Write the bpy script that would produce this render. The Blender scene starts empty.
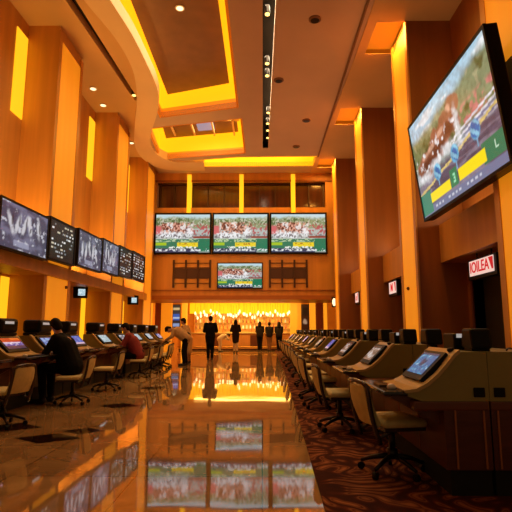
import bpy, bmesh, math, random
import numpy as np
from mathutils import Vector, Matrix, Euler
from mathutils.geometry import tessellate_polygon

random.seed(7)
S = bpy.context.scene
COL = S.collection
PI = math.pi
S.view_settings.view_transform = 'Standard'
S.view_settings.look = 'None'
S.view_settings.exposure = 0.0

ORD = ['first', 'second', 'third', 'fourth', 'fifth', 'sixth', 'seventh', 'eighth', 'ninth', 'tenth',
       'eleventh', 'twelfth', 'thirteenth', 'fourteenth', 'fifteenth', 'sixteenth', 'seventeenth', 'eighteenth',
       'nineteenth', 'twentieth', 'twenty-first', 'twenty-second', 'twenty-third', 'twenty-fourth', 'twenty-fifth']

# ------------------------------------------------------------------ materials
def mat(name, col, rough=0.5, metal=0.0, emit=None, es=0.0, var=0.0, vscale=4.0, stretch=(1, 1, 1), ior=None, bump=0.0, trans=0.0):
    m = bpy.data.materials.new(name)
    m.use_nodes = True
    nt = m.node_tree
    b = nt.nodes['Principled BSDF']
    b.inputs['Base Color'].default_value = (*col, 1)
    b.inputs['Roughness'].default_value = rough
    b.inputs['Metallic'].default_value = metal
    if ior: b.inputs['IOR'].default_value = ior
    if trans: b.inputs['Transmission Weight'].default_value = trans
    if emit:
        b.inputs['Emission Color'].default_value = (*emit, 1)
        b.inputs['Emission Strength'].default_value = es
    if var or bump:
        tc = nt.nodes.new('ShaderNodeTexCoord')
        mp = nt.nodes.new('ShaderNodeMapping')
        mp.inputs['Scale'].default_value = stretch
        nz = nt.nodes.new('ShaderNodeTexNoise')
        nz.inputs['Scale'].default_value = vscale
        nz.inputs['Detail'].default_value = 4
        nt.links.new(tc.outputs['Object'], mp.inputs['Vector'])
        nt.links.new(mp.outputs['Vector'], nz.inputs['Vector'])
        if var:
            rp = nt.nodes.new('ShaderNodeValToRGB')
            rp.color_ramp.elements[0].position = 0.3
            rp.color_ramp.elements[1].position = 0.7
            rp.color_ramp.elements[0].color = (*[max(0, c * (1 - var)) for c in col], 1)
            rp.color_ramp.elements[1].color = (*[min(1, c * (1 + var)) for c in col], 1)
            nt.links.new(nz.outputs['Fac'], rp.inputs['Fac'])
            nt.links.new(rp.outputs['Color'], b.inputs['Base Color'])
        if bump:
            bp = nt.nodes.new('ShaderNodeBump')
            bp.inputs['Strength'].default_value = bump
            bp.inputs['Distance'].default_value = 0.02
            nt.links.new(nz.outputs['Fac'], bp.inputs['Height'])
            nt.links.new(bp.outputs['Normal'], b.inputs['Normal'])
    return m

def glow(name, col, st=1.0, var=0.0, vscale=2.0, stretch=(1, 1, 1)):
    return mat(name, [min(1, c * .6) for c in col], 0.6, emit=col, es=st)

M = {}
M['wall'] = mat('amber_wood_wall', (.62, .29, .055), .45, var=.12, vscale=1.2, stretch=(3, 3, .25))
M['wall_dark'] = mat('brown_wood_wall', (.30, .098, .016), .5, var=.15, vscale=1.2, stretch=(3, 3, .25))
M['column'] = mat('amber_wood_column', (.64, .29, .05), .4, var=.12, vscale=1.2, stretch=(4, 4, .2))
M['lit'] = mat('amber_panel_painted_glow', (.75, .33, .05), .5, emit=(1.0, .32, .008), es=.48, var=.1, vscale=1, stretch=(3, 3, .2))  # even emission stands in for light washing down the column faces
M['strip'] = glow('yellow_cove_glow', (1.0, .50, .012), 1.15)
M['cove'] = glow('ceiling_cove_glow', (1.0, .48, .006), 1.05)
M['soffit_spill'] = glow('painted_soffit_spill', (1.0, .36, .012), .30)  # emission painted in for the lit area of soffit beside each column
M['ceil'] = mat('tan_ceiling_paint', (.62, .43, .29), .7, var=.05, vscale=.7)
M['ceil_warm'] = mat('warm_ceiling_paint', (.68, .42, .17), .7, var=.05, vscale=.7)
M['ribbon'] = mat('cream_ribbon_paint', (.82, .58, .30), .6, var=.04, vscale=.7)
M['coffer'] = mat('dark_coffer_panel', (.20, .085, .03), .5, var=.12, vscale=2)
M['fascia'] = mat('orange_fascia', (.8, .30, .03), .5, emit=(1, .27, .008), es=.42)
M['black'] = mat('black_plastic', (.010, .009, .008), .35)
M['black_soft'] = mat('black_void', (.004, .0035, .003), .9)
M['slot'] = mat('slot_black', (.008, .006, .005), .8)
M['olive'] = mat('olive_laminate', (.27, .225, .06), .42, var=.06, vscale=6)
M['tan'] = mat('tan_bezel', (.50, .34, .13), .3, var=.06, vscale=6)
M['redwood'] = mat('dark_red_wood', (.085, .020, .008), .35, var=.25, vscale=3, stretch=(1, 1, 8))
M['redwood2'] = mat('red_wood_trim', (.13, .035, .012), .3, var=.2, vscale=3, stretch=(1, 1, 8))
M['seam'] = mat('seam_strip', (.33, .12, .04), .35)
M['desk'] = mat('black_desk_top', (.018, .012, .010), .16, ior=1.6)
M['beige'] = mat('beige_upholstery', (.62, .48, .19), .75, var=.08, vscale=20, bump=.15)
M['darkwood'] = mat('dark_chair_frame', (.035, .013, .007), .25)
M['metal'] = mat('dark_metal', (.03, .022, .018), .3, .8)
M['white'] = mat('white_plastic', (.75, .68, .58), .4)
M['label'] = glow('lit_white_label', (.42, .40, .38), .8)
M['winglass'] = mat('dark_window_glass', (.085, .030, .012), .12, var=.3, vscale=1.5, stretch=(4, 1, .3))
M['mull'] = mat('dark_mullion', (.05, .016, .006), .4)
M['grille'] = mat('dark_bronze_grille', (.06, .02, .008), .45)
M['skin'] = mat('skin', (.50, .24, .13), .5)
M['hair'] = mat('dark_hair', (.008, .005, .004), .6)
M['cloth_black'] = mat('black_cloth', (.004, .0035, .0035), .85)
M['cloth_dark'] = mat('charcoal_cloth', (.018, .013, .012), .85)
M['cloth_red'] = mat('dark_red_cloth', (.20, .012, .010), .8, var=.1, vscale=12)
M['cloth_tan'] = mat('tan_cloth', (.46, .27, .10), .8, var=.1, vscale=12)
M['cloth_brown'] = mat('brown_cloth', (.22, .09, .03), .8, var=.1, vscale=12)
M['cloth_pale'] = mat('pale_cloth', (.60, .45, .28), .8)
M['shoe'] = mat('black_shoe', (.01, .008, .007), .4)
M['bar_wood'] = mat('amber_bar_wood', (.55, .24, .06), .35, var=.1, vscale=2)
M['lit_bar'] = glow('amber_lit_pillar', (1.0, .38, .015), .8)
M['bulb'] = glow('white_hot_bulb', (1.0, .74, .40), 2.0)
M['spark'] = glow('warm_spot_lens', (1.0, .62, .16), 3.0)

def floor_marble():
    m = bpy.data.materials.new('polished_marble_tile'); m.use_nodes = True
    nt = m.node_tree; N = nt.nodes; L = nt.links
    b = N['Principled BSDF']
    tc = N.new('ShaderNodeTexCoord')
    nz = N.new('ShaderNodeTexNoise'); nz.inputs['Scale'].default_value = 1.6; nz.inputs['Detail'].default_value = 8
    nz.inputs['Distortion'].default_value = 1.2
    L.new(tc.outputs['Object'], nz.inputs['Vector'])
    rp = N.new('ShaderNodeValToRGB')
    rp.color_ramp.elements[0].position = .3; rp.color_ramp.elements[0].color = (.27, .145, .052, 1)
    rp.color_ramp.elements[1].position = .7; rp.color_ramp.elements[1].color = (.46, .27, .11, 1)
    L.new(nz.outputs['Fac'], rp.inputs['Fac'])
    br = N.new('ShaderNodeTexBrick'); br.offset = 0
    br.inputs['Scale'].default_value = 1.0
    br.inputs['Mortar Size'].default_value = .006
    br.inputs['Brick Width'].default_value = 1.05; br.inputs['Row Height'].default_value = 1.05
    br.inputs['Color2'].default_value = (.9, .88, .86, 1)
    br.inputs['Color1'].default_value = (1, 1, 1, 1); br.inputs['Mortar'].default_value = (.3, .26, .22, 1)
    L.new(tc.outputs['Object'], br.inputs['Vector'])
    mx = N.new('ShaderNodeMix'); mx.data_type = 'RGBA'; mx.blend_type = 'MULTIPLY'; mx.inputs[0].default_value = 1
    L.new(rp.outputs['Color'], mx.inputs[6]); L.new(br.outputs['Color'], mx.inputs[7])
    L.new(mx.outputs[2], b.inputs['Base Color'])
    b.inputs['Roughness'].default_value = .035
    b.inputs['IOR'].default_value = 2.7
    n2 = N.new('ShaderNodeTexNoise'); n2.inputs['Scale'].default_value = 1.1; n2.inputs['Detail'].default_value = 1
    L.new(tc.outputs['Object'], n2.inputs['Vector'])
    bp = N.new('ShaderNodeBump'); bp.inputs['Strength'].default_value = .05; bp.inputs['Distance'].default_value = .05
    L.new(n2.outputs['Fac'], bp.inputs['Height']); L.new(bp.outputs['Normal'], b.inputs['Normal'])
    return m
M['marble'] = floor_marble()
M['inlay'] = mat('dark_marble_inlay', (.022, .008, .005), .07, ior=1.7)
for q in ('cloth_black', 'cloth_dark', 'black', 'hair'): M[q].node_tree.nodes['Principled BSDF'].inputs['Specular IOR Level'].default_value = .12

def carpet():
    m = bpy.data.materials.new('swirl_patterned_carpet'); m.use_nodes = True
    nt = m.node_tree; N = nt.nodes; L = nt.links
    b = N['Principled BSDF']; b.inputs['Roughness'].default_value = .95
    b.inputs['Specular IOR Level'].default_value = .1
    tc = N.new('ShaderNodeTexCoord')
    def wave(rot, sc, dist, dsc):
        mp = N.new('ShaderNodeMapping'); mp.inputs['Rotation'].default_value = (0, 0, rot)
        L.new(tc.outputs['Object'], mp.inputs['Vector'])
        w = N.new('ShaderNodeTexWave'); w.inputs['Scale'].default_value = sc
        w.inputs['Distortion'].default_value = dist; w.inputs['Detail'].default_value = 2; w.inputs['Detail Scale'].default_value = dsc
        L.new(mp.outputs['Vector'], w.inputs['Vector'])
        return w
    nw = N.new('ShaderNodeTexNoise'); nw.inputs['Scale'].default_value = 1.5; nw.inputs['Detail'].default_value = 1
    L.new(tc.outputs['Object'], nw.inputs['Vector'])
    sc_ = N.new('ShaderNodeVectorMath'); sc_.operation = 'SCALE'; sc_.inputs['Scale'].default_value = 1.7
    L.new(nw.outputs['Color'], sc_.inputs[0])
    ad = N.new('ShaderNodeVectorMath'); ad.operation = 'ADD'
    L.new(tc.outputs['Object'], ad.inputs[0]); L.new(sc_.outputs[0], ad.inputs[1])
    w1 = wave(.7, 2.2, 1.5, 2.0); w2 = wave(-.4, .9, 3, 1.5)
    for w in (w1, w2): L.new(ad.outputs[0], w.inputs['Vector'].links[0].from_node.inputs['Vector'])
    mul = N.new('ShaderNodeMath'); mul.operation = 'MULTIPLY'
    L.new(w1.outputs['Fac'], mul.inputs[0]); L.new(w2.outputs['Fac'], mul.inputs[1])
    rp = N.new('ShaderNodeValToRGB')
    e = rp.color_ramp.elements
    e[0].position = 0; e[0].color = (.045, .010, .005, 1)
    e[1].position = 1; e[1].color = (.34, .12, .04, 1)
    for p, c in ((.10, (.075, .015, .007)), (.22, (.14, .034, .012)), (.34, (.26, .09, .028)), (.5, (.09, .018, .008)), (.7, (.22, .07, .022))):
        k = e.new(p); k.color = (*c, 1)
    L.new(mul.outputs[0], rp.inputs['Fac'])
    L.new(rp.outputs['Color'], b.inputs['Base Color'])
    n2 = N.new('ShaderNodeTexNoise'); n2.inputs['Scale'].default_value = 180
    L.new(tc.outputs['Object'], n2.inputs['Vector'])
    bp = N.new('ShaderNodeBump'); bp.inputs['Strength'].default_value = .3; bp.inputs['Distance'].default_value = .01
    L.new(n2.outputs['Fac'], bp.inputs['Height']); L.new(bp.outputs['Normal'], b.inputs['Normal'])
    return m
M['carpet'] = carpet()

def paint_mat(name, st):
    m = bpy.data.materials.new(name); m.use_nodes = True
    nt = m.node_tree; b = nt.nodes['Principled BSDF']
    a = nt.nodes.new('ShaderNodeVertexColor'); a.layer_name = 'paint'
    b.inputs['Base Color'].default_value = (.01, .01, .01, 1); b.inputs['Roughness'].default_value = .25
    nt.links.new(a.outputs['Color'], b.inputs['Emission Color']); b.inputs['Emission Strength'].default_value = st
    return m
M['screen'] = paint_mat('lit_screen_picture', 1.0)
M['screen_dim'] = paint_mat('lit_terminal_picture', .75)

# ------------------------------------------------------------------ mesh helper
class MB:
    def __init__(s): s.bm = bmesh.new()
    def box(s, x0, x1, y0, y1, z0, z1, mtx=None, bev=0):
        t = bmesh.new() if bev else s.bm
        vs = [t.verts.new((x, y, z)) for x in (x0, x1) for y in (y0, y1) for z in (z0, z1)]
        for f in ((0, 1, 3, 2), (4, 6, 7, 5), (0, 4, 5, 1), (2, 3, 7, 6), (0, 2, 6, 4), (1, 5, 7, 3)):
            t.faces.new([vs[i] for i in f])
        if bev:
            bmesh.ops.bevel(t, geom=t.edges[:], offset=bev, segments=2, affect='EDGES', profile=.5)
            s.merge(t, mtx)
        elif mtx is not None:
            for v in vs: v.co = mtx @ v.co
        return s
    def merge(s, t, mtx=None):
        mp = {}
        for v in t.verts: mp[v] = s.bm.verts.new(mtx @ v.co if mtx is not None else v.co)
        for f in t.faces:
            try: s.bm.faces.new([mp[v] for v in f.verts])
            except ValueError: pass
        t.free()
    def prism(s, pts, axis, a, b):
        """extrude closed 2-D outline along axis. axis 'y': pts are (x,z); 'x': (y,z); 'z': (x,y)"""
        def P(p, t): return {'y': (p[0], t, p[1]), 'x': (t, p[0], p[1]), 'z': (p[0], p[1], t)}[axis]
        A = [s.bm.verts.new(P(p, a)) for p in pts]; B = [s.bm.verts.new(P(p, b)) for p in pts]
        n = len(pts)
        for i in range(n): s.bm.faces.new((A[i], A[(i + 1) % n], B[(i + 1) % n], B[i]))
        s.bm.faces.new(A[::-1]); s.bm.faces.new(B)
        return s
    def quad(s, *p):
        s.bm.faces.new([s.bm.verts.new(q) for q in p]); return s
    def tube(s, pts, r, n=10, cap=True):
        pts = [Vector(p) for p in pts]
        rs = r if isinstance(r, (list, tuple)) else [r] * len(pts)
        rings = []
        ref = None
        for i, p in enumerate(pts):
            d = (pts[min(i + 1, len(pts) - 1)] - pts[max(i - 1, 0)]).normalized()
            if ref is None:
                ref = d.orthogonal().normalized()
            ref = (ref - d * ref.dot(d)).normalized()
            o = d.cross(ref)
            rings.append([s.bm.verts.new(p + (ref * math.cos(2 * PI * k / n) + o * math.sin(2 * PI * k / n)) * rs[i]) for k in range(n)])
        for A, B in zip(rings, rings[1:]):
            for k in range(n): s.bm.faces.new((A[k], A[(k + 1) % n], B[(k + 1) % n], B[k]))
        if cap:
            s.bm.faces.new(rings[0][::-1]); s.bm.faces.new(rings[-1])
        return s
    def capsule(s, a, b, ra, rb, n=12):
        a, b = Vector(a), Vector(b); d = b - a
        if d.length < 1e-6: d = Vector((0, 0, 1e-4))
        u = d.normalized()
        pts, rs = [], []
        for k in range(1, 5):
            t = PI / 2 * k / 4.2
            pts.append(a - u * ra * math.cos(t)); rs.append(ra * math.sin(t))
        pts.append(a); rs.append(ra); pts.append(b); rs.append(rb)
        for k in range(4, 0, -1):
            t = PI / 2 * k / 4.2
            pts.append(b + u * rb * math.cos(t)); rs.append(rb * math.sin(t))
        return s.tube(pts, rs, n)
    def ball(s, c, rad, rot=None, n=12):
        t = bmesh.new(); bmesh.ops.create_uvsphere(t, u_segments=n * 2, v_segments=n, radius=1)
        m = Matrix.Translation(Vector(c)) @ (rot.to_4x4() if rot is not None else Matrix()) @ Matrix.Diagonal((*rad, 1))
        s.merge(t, m); return s
    def lathe(s, prof, c=(0, 0, 0), n=16, mtx=None):
        rings = []
        for r, z in prof:
            rings.append([s.bm.verts.new((mtx or Matrix()) @ Vector((c[0] + r * math.cos(2 * PI * k / n), c[1] + r * math.sin(2 * PI * k / n), c[2] + z))) for k in range(n)])
        for A, B in zip(rings, rings[1:]):
            for k in range(n): s.bm.faces.new((A[k], A[(k + 1) % n], B[(k + 1) % n], B[k]))
        s.bm.faces.new(rings[0][::-1]); s.bm.faces.new(rings[-1])
        return s
    def build(s, name, m, parent=None, loc=None, smooth=False, bevel=0, rotz=0):
        bmesh.ops.recalc_face_normals(s.bm, faces=s.bm.faces[:])
        me = bpy.data.meshes.new(name); s.bm.to_mesh(me); s.bm.free()
        me.materials.append(m)
        if smooth:
            for p in me.polygons: p.use_smooth = True
        o = bpy.data.objects.new(name, me); COL.objects.link(o)
        if parent: o.parent = parent
        if loc: o.location = loc
        if rotz: o.rotation_euler.z = rotz
        if bevel:
            b = o.modifiers.new('soft', 'BEVEL'); b.width = bevel; b.segments = 2; b.limit_method = 'ANGLE'
        return o

def tag(o, label=None, cat=None, group=None, kind=None):
    if label: o['label'] = label
    if cat: o['category'] = cat
    if group: o['group'] = group
    if kind: o['kind'] = kind
    return o
def empty(name, loc=(0, 0, 0), rz=0, **k):
    o = bpy.data.objects.new(name, None); COL.objects.link(o)
    o.location = loc; o.rotation_euler.z = rz; o.empty_display_size = .1
    return tag(o, **k)
def struct(o): o['kind'] = 'structure'; return o
def kids(o): return list(o.children)
def copy_tree(o, parent=None):
    c = o.copy(); COL.objects.link(c)
    if parent is not None: c.parent = parent
    for ch in kids(o): copy_tree(ch, c)
    return c
def area(loc, sx, sy, energy, color, rot=(0, 0, 0), spread=PI):
    l = bpy.data.lights.new('area_light', 'AREA'); l.shape = 'RECTANGLE'; l.size = sx; l.size_y = sy
    l.energy = energy; l.color = color; l.spread = spread
    o = bpy.data.objects.new('area_light', l); COL.objects.link(o); o.location = loc; o.rotation_euler = rot
    return o

# ------------------------------------------------------------------ camera
CAMH = 1.2
F = 480.0
cd = bpy.data.cameras.new('camera'); cam = bpy.data.objects.new('camera', cd); COL.objects.link(cam)
cd.sensor_width = 36; cd.lens = F / 512 * 36; cd.clip_end = 200
cam.location = (0, 0, CAMH)
cam.rotation_euler = (PI / 2 + math.atan(74 / F), 0, math.atan(6 / F))
S.camera = cam

# ------------------------------------------------------------------ setting
YB = 25.0                      # face of the bridge wall with the screens
ZC = 9.6
# floors
fl = MB().box(-7.2, 1.2, -1, 36, -.1, 0); FLOOR = struct(fl.build('floor', M['marble']))
cp = MB().prism([(.40, -1), (5.6, -1), (5.6, 36), (.80, 36), (.66, 15), (.50, 7), (.42, 3.4)], 'z', -.1, .012)
struct(cp.build('floor_carpet', M['carpet']))
# diamond inlays in the marble
mb = MB()
for (cx, cy, rx, ry) in [(-2.4, 5.6, .38, .26), (-2.15, 6.0, .26, .18), (-3.15, 6.2, .40, .3), (-2.3, 7.95, .34, .28), (-2.25, 10.3, .34, .32),
                         (-2.25, 12.7, .34, .35), (-2.25, 15.2, .34, .35)]:
    mb.prism([(cx - rx, cy), (cx, cy - ry), (cx + rx, cy), (cx, cy + ry)], 'z', -.01, .0015)
struct(mb.build('floor_inlay', M['inlay']))

# ----- left wall with column piers
LW = -6.6; LF = -5.72
struct(MB().box(LW - .3, LW, -1, 36, 0, 10.6).build('wall_left', M['wall']))
def column(name_y0, y1, xface, xwall, sgn, panel=True):
    """pier between wall and face; painted_wash_panel sits in the face that looks to the aisle"""
    y0 = name_y0
    c = MB()
    xa, xb = sorted((xface, xwall))
    c.box(xa, xb, y0, y1, 0, ZC + .9)
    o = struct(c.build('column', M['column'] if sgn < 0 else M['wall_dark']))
    f = MB()
    e = .03 * (1 if sgn < 0 else -1)
    # raised edge trims of the face
    for a, b in ((y0 - .02, y0 + .16), (y1 - .16, y1 + .02)):
        f.box(min(xface, xface + e * 1.5), max(xface, xface + e * 1.5), a, b, 0, ZC)
    t = f.build('edge_trim', M['column'], o); t['kind'] = 'structure'
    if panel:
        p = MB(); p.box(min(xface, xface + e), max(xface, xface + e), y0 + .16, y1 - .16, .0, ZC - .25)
        t = p.build('painted_wash_panel', M['lit'], o); t['kind'] = 'structure'
    return o
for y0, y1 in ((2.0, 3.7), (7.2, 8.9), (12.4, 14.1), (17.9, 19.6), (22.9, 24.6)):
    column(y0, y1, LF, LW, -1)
# glowing cove strips on the recess walls, next to every pier
for y0 in (7.2, 12.4, 17.9, 22.9):
    mb = MB(); mb.box(LW, LW + .03, y0 - .62, y0 - .04, 6.9, 9.3)
    struct(mb.build('trim_1', M['strip']))
    mb = MB(); mb.box(LW, LW + .03, y0 - .42, y0 - .04, 0.1, 2.55)
    struct(mb.build('trim_2', M['strip']))
# ledge beam under the odds screens
struct(MB().box(LW, LF + .12, -1, 23.3, 2.62, 2.95).build('trim_3', M['wall']))

# ----- right wall with column piers (runs slightly inward with distance)
def XR(y): return 4.33 - .028 * y
RW = 5.15
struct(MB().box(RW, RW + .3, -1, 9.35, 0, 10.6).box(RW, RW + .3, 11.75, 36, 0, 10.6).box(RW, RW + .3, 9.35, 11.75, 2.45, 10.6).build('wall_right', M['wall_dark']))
RC = [(1.7, 3.1), (6.8, 8.2), (12.07, 13.5), (17.27, 18.6), (22.75, 23.9)]
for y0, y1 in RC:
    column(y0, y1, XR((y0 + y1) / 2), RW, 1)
# soffit boxes in the bays
bays = [(8.2, 12.07), (13.5, 17.27), (18.6, 22.75), (3.1, 6.8)]
for y0, y1 in bays:
    x = XR((y0 + y1) / 2) + .48
    struct(MB().box(x, RW, y0, y1, 2.88, 3.85).build('trim_4', M['wall']))
# dark doorway under the first box
d = MB().box(RW + .25, RW + .30, 9.35, 11.75, 0, 2.45)
door = struct(d.build('door_1', mat('dark_door', (.03, .022, .010), .5)))
t = MB()
t.box(RW - .03, RW + .25, 9.25, 9.35, 0, 2.5).box(RW - .03, RW + .25, 11.75, 11.85, 0, 2.5).box(RW - .03, RW + .25, 9.25, 11.85, 2.45, 2.55)
t.build('door_frame', M['redwood2'], door)['kind'] = 'structure'
t = MB().tube([(RW + .22, 9.6, .95), (RW + .17, 9.6, .95), (RW + .17, 9.6, 1.25), (RW + .22, 9.6, 1.25)], .015)
t.build('door_handle', M['metal'], door)

# ----- bridge wall across the far end
def bx(px): return (px - 262) / 19.2
XL, XRR = LW, 3.95
w = MB()
w.box(XL, XRR, YB, YB + .8, 2.95, 7.68)            # screen zone
w.box(XL, XRR, YB, YB + .8, 9.12, 9.75)            # over the windows
w.box(XL, bx(153), YB, YB + .8, 7.68, 9.12); w.box(bx(327.5), XRR, YB, YB + .8, 7.68, 9.12)
struct(w.build('wall_far', M['wall']))
struct(MB().box(XL, XRR, YB - .10, YB + 3.2, 2.76, 2.97).build('trim_5', mat('bridge_beam_wood', (.40, .13, .02), .45, var=.1, vscale=1.5, stretch=(.3, 3, 3))))
struct(MB().box(XL, XRR, YB - .06, YB, 3.22, 3.27).box(XL, XRR, YB - .05, YB, 9.10, 9.2).build('trim_6', M['wall_dark']))
wins = [(156, 185), (189, 239.5), (243, 292.5), (296, 326)]
for i, (a, b) in enumerate(wins):
    x0, x1 = bx(a), bx(b)
    o = struct(MB().box(x0 - .1, x1 + .1, YB + .35, YB + .4, 7.68, 9.12).build('window_%d' % (i + 1), M['winglass']))
    f = MB()
    f.box(x0 - .12, x1 + .12, YB + .22, YB + .34, 7.68, 7.78).box(x0 - .12, x1 + .12, YB + .22, YB + .34, 9.02, 9.12)
    n = 2 if i in (0, 3) else 3
    for k in range(n + 1):
        x = x0 + (x1 - x0) * k / n
        f.box(x - .03, x + .03, YB + .24, YB + .34, 7.7, 9.1)
    f.build('window_frame', M['mull'], o)['kind'] = 'structure'
for px in (187, 241, 294.3):
    x = bx(px)
    struct(MB().box(x - .11, x + .11, YB - .1, YB + .3, 7.2, 9.5).build('trim_7', M['strip']))

# ----- ceilings
def poly_slab(name, outer, holes, z0, z1, m):
    loops = [[Vector((*p, 0)) for p in outer]] + [[Vector((*p, 0)) for p in h] for h in holes]
    flat = [p for l in loops for p in l]
    tris = tessellate_polygon(loops)
    b = MB()
    lo = [b.bm.verts.new((p.x, p.y, z0)) for p in flat]; hi = [b.bm.verts.new((p.x, p.y, z1)) for p in flat]
    for t in tris:
        b.bm.faces.new([lo[i] for i in t]); b.bm.faces.new([hi[i] for i in reversed(t)])
    k = 0
    for l in loops:
        n = len(l)
        for i in range(n):
            a, c = k + i, k + (i + 1) % n
            b.bm.faces.new((lo[a], lo[c], hi[c], hi[a]))
        k += n
    return struct(b.build(name, m))
cof1 = [(-3.95, 6.0), (-.95, 6.0), (-.95, 17.2), (-4.0, 18.05)]
cof2 = [(-4.75, 19.2), (-.86, 18.25), (-.84, 22.0), (-5.0, 22.75)]
cof3 = [(-4.3, 23.2), (-1.2, 22.62), (2.75, 22.55), (2.62, 23.86), (-4.9, 23.9)]
slotp = [(.02, 5.0), (.42, 5.0), (.30, 21.4), (.05, 21.4)]
poly_slab('ceiling_centre', [(-5.0, -1), (3.0, -1), (2.9, 14), (2.68, 23.0), (2.62, YB + .1), (-5.6, YB + .1), (-5.4, 22), (-4.4, 18.2), (-4.0, 16)], [cof1, cof2, cof3, slotp], ZC, ZC + .22, M['ceil'])
def inset(poly, d):
    c = Vector((sum(p[0] for p in poly) / len(poly), sum(p[1] for p in poly) / len(poly)))
    out = []
    for p in poly:
        v = Vector(p) - c
        out.append(tuple(c + Vector((v.x * (1 - d / max(abs(v.x), .1)), v.y * (1 - d / max(abs(v.y), .1))))))
    return out
def ring_wall(name, poly, z0, z1, m, thick=.08):
    b = MB(); n = len(poly)
    o = inset(poly, -thick)
    for i in range(n):
        j = (i + 1) % n
        a, c, e, f = poly[i], poly[j], o[j], o[i]
        vs = [b.bm.verts.new((*p, z)) for z in (z0, z1) for p in (a, c, e, f)]
        for q in ((0, 1, 2, 3), (7, 6, 5, 4), (0, 4, 5, 1), (1, 5, 6, 2), (2, 6, 7, 3), (3, 7, 4, 0)):
            b.bm.faces.new([vs[k] for k in q])
    return struct(b.build(name, m))
def flat(name, poly, z, t, m):
    return struct(MB().prism(poly, 'z', z, z + t).build(name, m))
for i, (c, hf, hp, hg) in enumerate(((cof1, .36, 10.42, 10.95), (cof2, .30, 10.55, 10.95))):
    ring_wall('trim_%d' % (10 + i * 5), c, ZC, ZC + hf, M['fascia'])
    ring_wall('trim_%d' % (11 + i * 5), inset(c, -.12), ZC + hf, hg, M['cove'])
    flat('trim_%d' % (12 + i * 5), inset(c, -.25), hg, .05, M['cove'])
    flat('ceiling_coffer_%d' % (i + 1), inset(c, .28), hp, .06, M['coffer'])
ring_wall('trim_20', cof3, ZC, 10.5, M['cove']); flat('trim_21', inset(cof3, -.1), 10.5, .05, M['cove'])
# beams and a glowing sheet that paints a blue reflection inside the second coffer
b = MB()
for k in range(4):
    x = -4.2 + k * .95
    b.box(x, x + .07, 18.6, 21.9, 10.43, 10.55)
b.box(-4.6, -1.0, 20.2, 20.28, 10.43, 10.55)
struct(b.build('trim_22', M['ribbon']))
struct(MB().prism([(-3.0, 20.5), (-2.2, 20.35), (-2.2, 21.4), (-3.0, 21.55)], 'z', 10.52, 10.54).build('trim_23', glow('painted_blue_reflection', (.30, .32, .50), .6)))
# slot
b = MB().box(-.02, .46, 5, 21.5, 9.95, 10.0)
b.box(-.04, .02, 5, 21.45, ZC + .02, 10.0).box(.42, .48, 5, 21.45, ZC + .02, 10.0).box(-.04, .48, 21.4, 21.46, ZC + .02, 10.)
struct(b.build('trim_24', M['slot']))
# right soffit; glow of the shallow recesses stands in for light spilled there
rs_holes, pk = [], []
for y0, y1 in RC:
    if y0 < 5: continue
    xm = XR((y0 + y1) / 2)
    h = [(xm - .80, y0 + .05), (xm - .02, y0 + .05), (xm - .02, y1 + .15), (xm - .80, y1 + .15)]
    rs_holes.append(h); pk.append((xm, y0, y1))
poly_slab('ceiling_right', [(3.0, -1), (5.3, -1), (5.3, YB + .1), (2.62, YB + .1), (2.68, 23.0), (2.9, 14)], rs_holes, ZC - .03, ZC + .25, M['ceil_warm'])
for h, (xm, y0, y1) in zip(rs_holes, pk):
    ring_wall('trim_25', h, ZC - .02, ZC + .12, M['soffit_spill'], .05)
    flat('trim_26', inset(h, -.05), ZC + .12, .04, M['soffit_spill'])
    area((xm - .42, (y0 + y1) / 2, ZC + .11), .5, 1.2, 110, (1, .42, .06), (0, 0, 0))
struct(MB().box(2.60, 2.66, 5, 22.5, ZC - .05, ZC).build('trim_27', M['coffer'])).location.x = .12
# left ceiling with slot and the wavy ribbon
lslot = [(-5.25, 9.5), (-4.95, 9.5), (-4.62, 16.9), (-4.78, 16.9)]
poly_slab('ceiling_left', [(-7.0, -1), (-4.0, -1), (-4.0, 16.0), (-4.6, 19), (-5.4, 21), (-5.2, YB + .1), (-7.0, YB + .1)], [lslot], ZC + .14, ZC + .4, M['ceil_warm'])
struct(MB().box(-5.4, -4.5, 9.4, 17.0, ZC + .4, ZC + .45).build('trim_28', M['slot']))
wl = [(-4.95, 5), (-4.75, 9), (-4.52, 11.02), (-4.22, 12.6), (-4.15, 14.12), (-4.32, 15.38), (-4.62, 16.63), (-5.14, 18.36), (-5.75, 20.6), (-5.86, 22.2), (-5.55, 23.5), (-4.76, 24.2), (-3.0, 24.3)]
wr = [(-4.25, 5), (-4.05, 9), (-3.85, 11.03), (-3.68, 12.5), (-3.62, 14.13), (-3.62, 15.39), (-3.77, 16.5), (-4.15, 17.8), (-4.72, 19.4), (-5.03, 20.83), (-4.95, 22.1), (-4.35, 22.95), (-2.9, 23.0)]
def smooth_line(p, n=6):
    out = []
    for i in range(len(p) - 1):
        p0, p1, p2, p3 = [Vector(p[max(0, min(len(p) - 1, i + k))]) for k in (-1, 0, 1, 2)]
        for k in range(n):
            t = k / n
            out.append(.5 * ((2 * p1) + (-p0 + p2) * t + (2 * p0 - 5 * p1 + 4 * p2 - p3) * t * t + (-p0 + 3 * p1 - 3 * p2 + p3) * t ** 3))
    out.append(Vector(p[-1])); return out
A, B = smooth_line(wl), smooth_line(wr)
b = MB()
vA = [[b.bm.verts.new((p.x, p.y, z)) for p in A] for z in (9.5, 9.9)]
vB = [[b.bm.verts.new((p.x, p.y, z)) for p in B] for z in (9.5, 9.9)]
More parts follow.
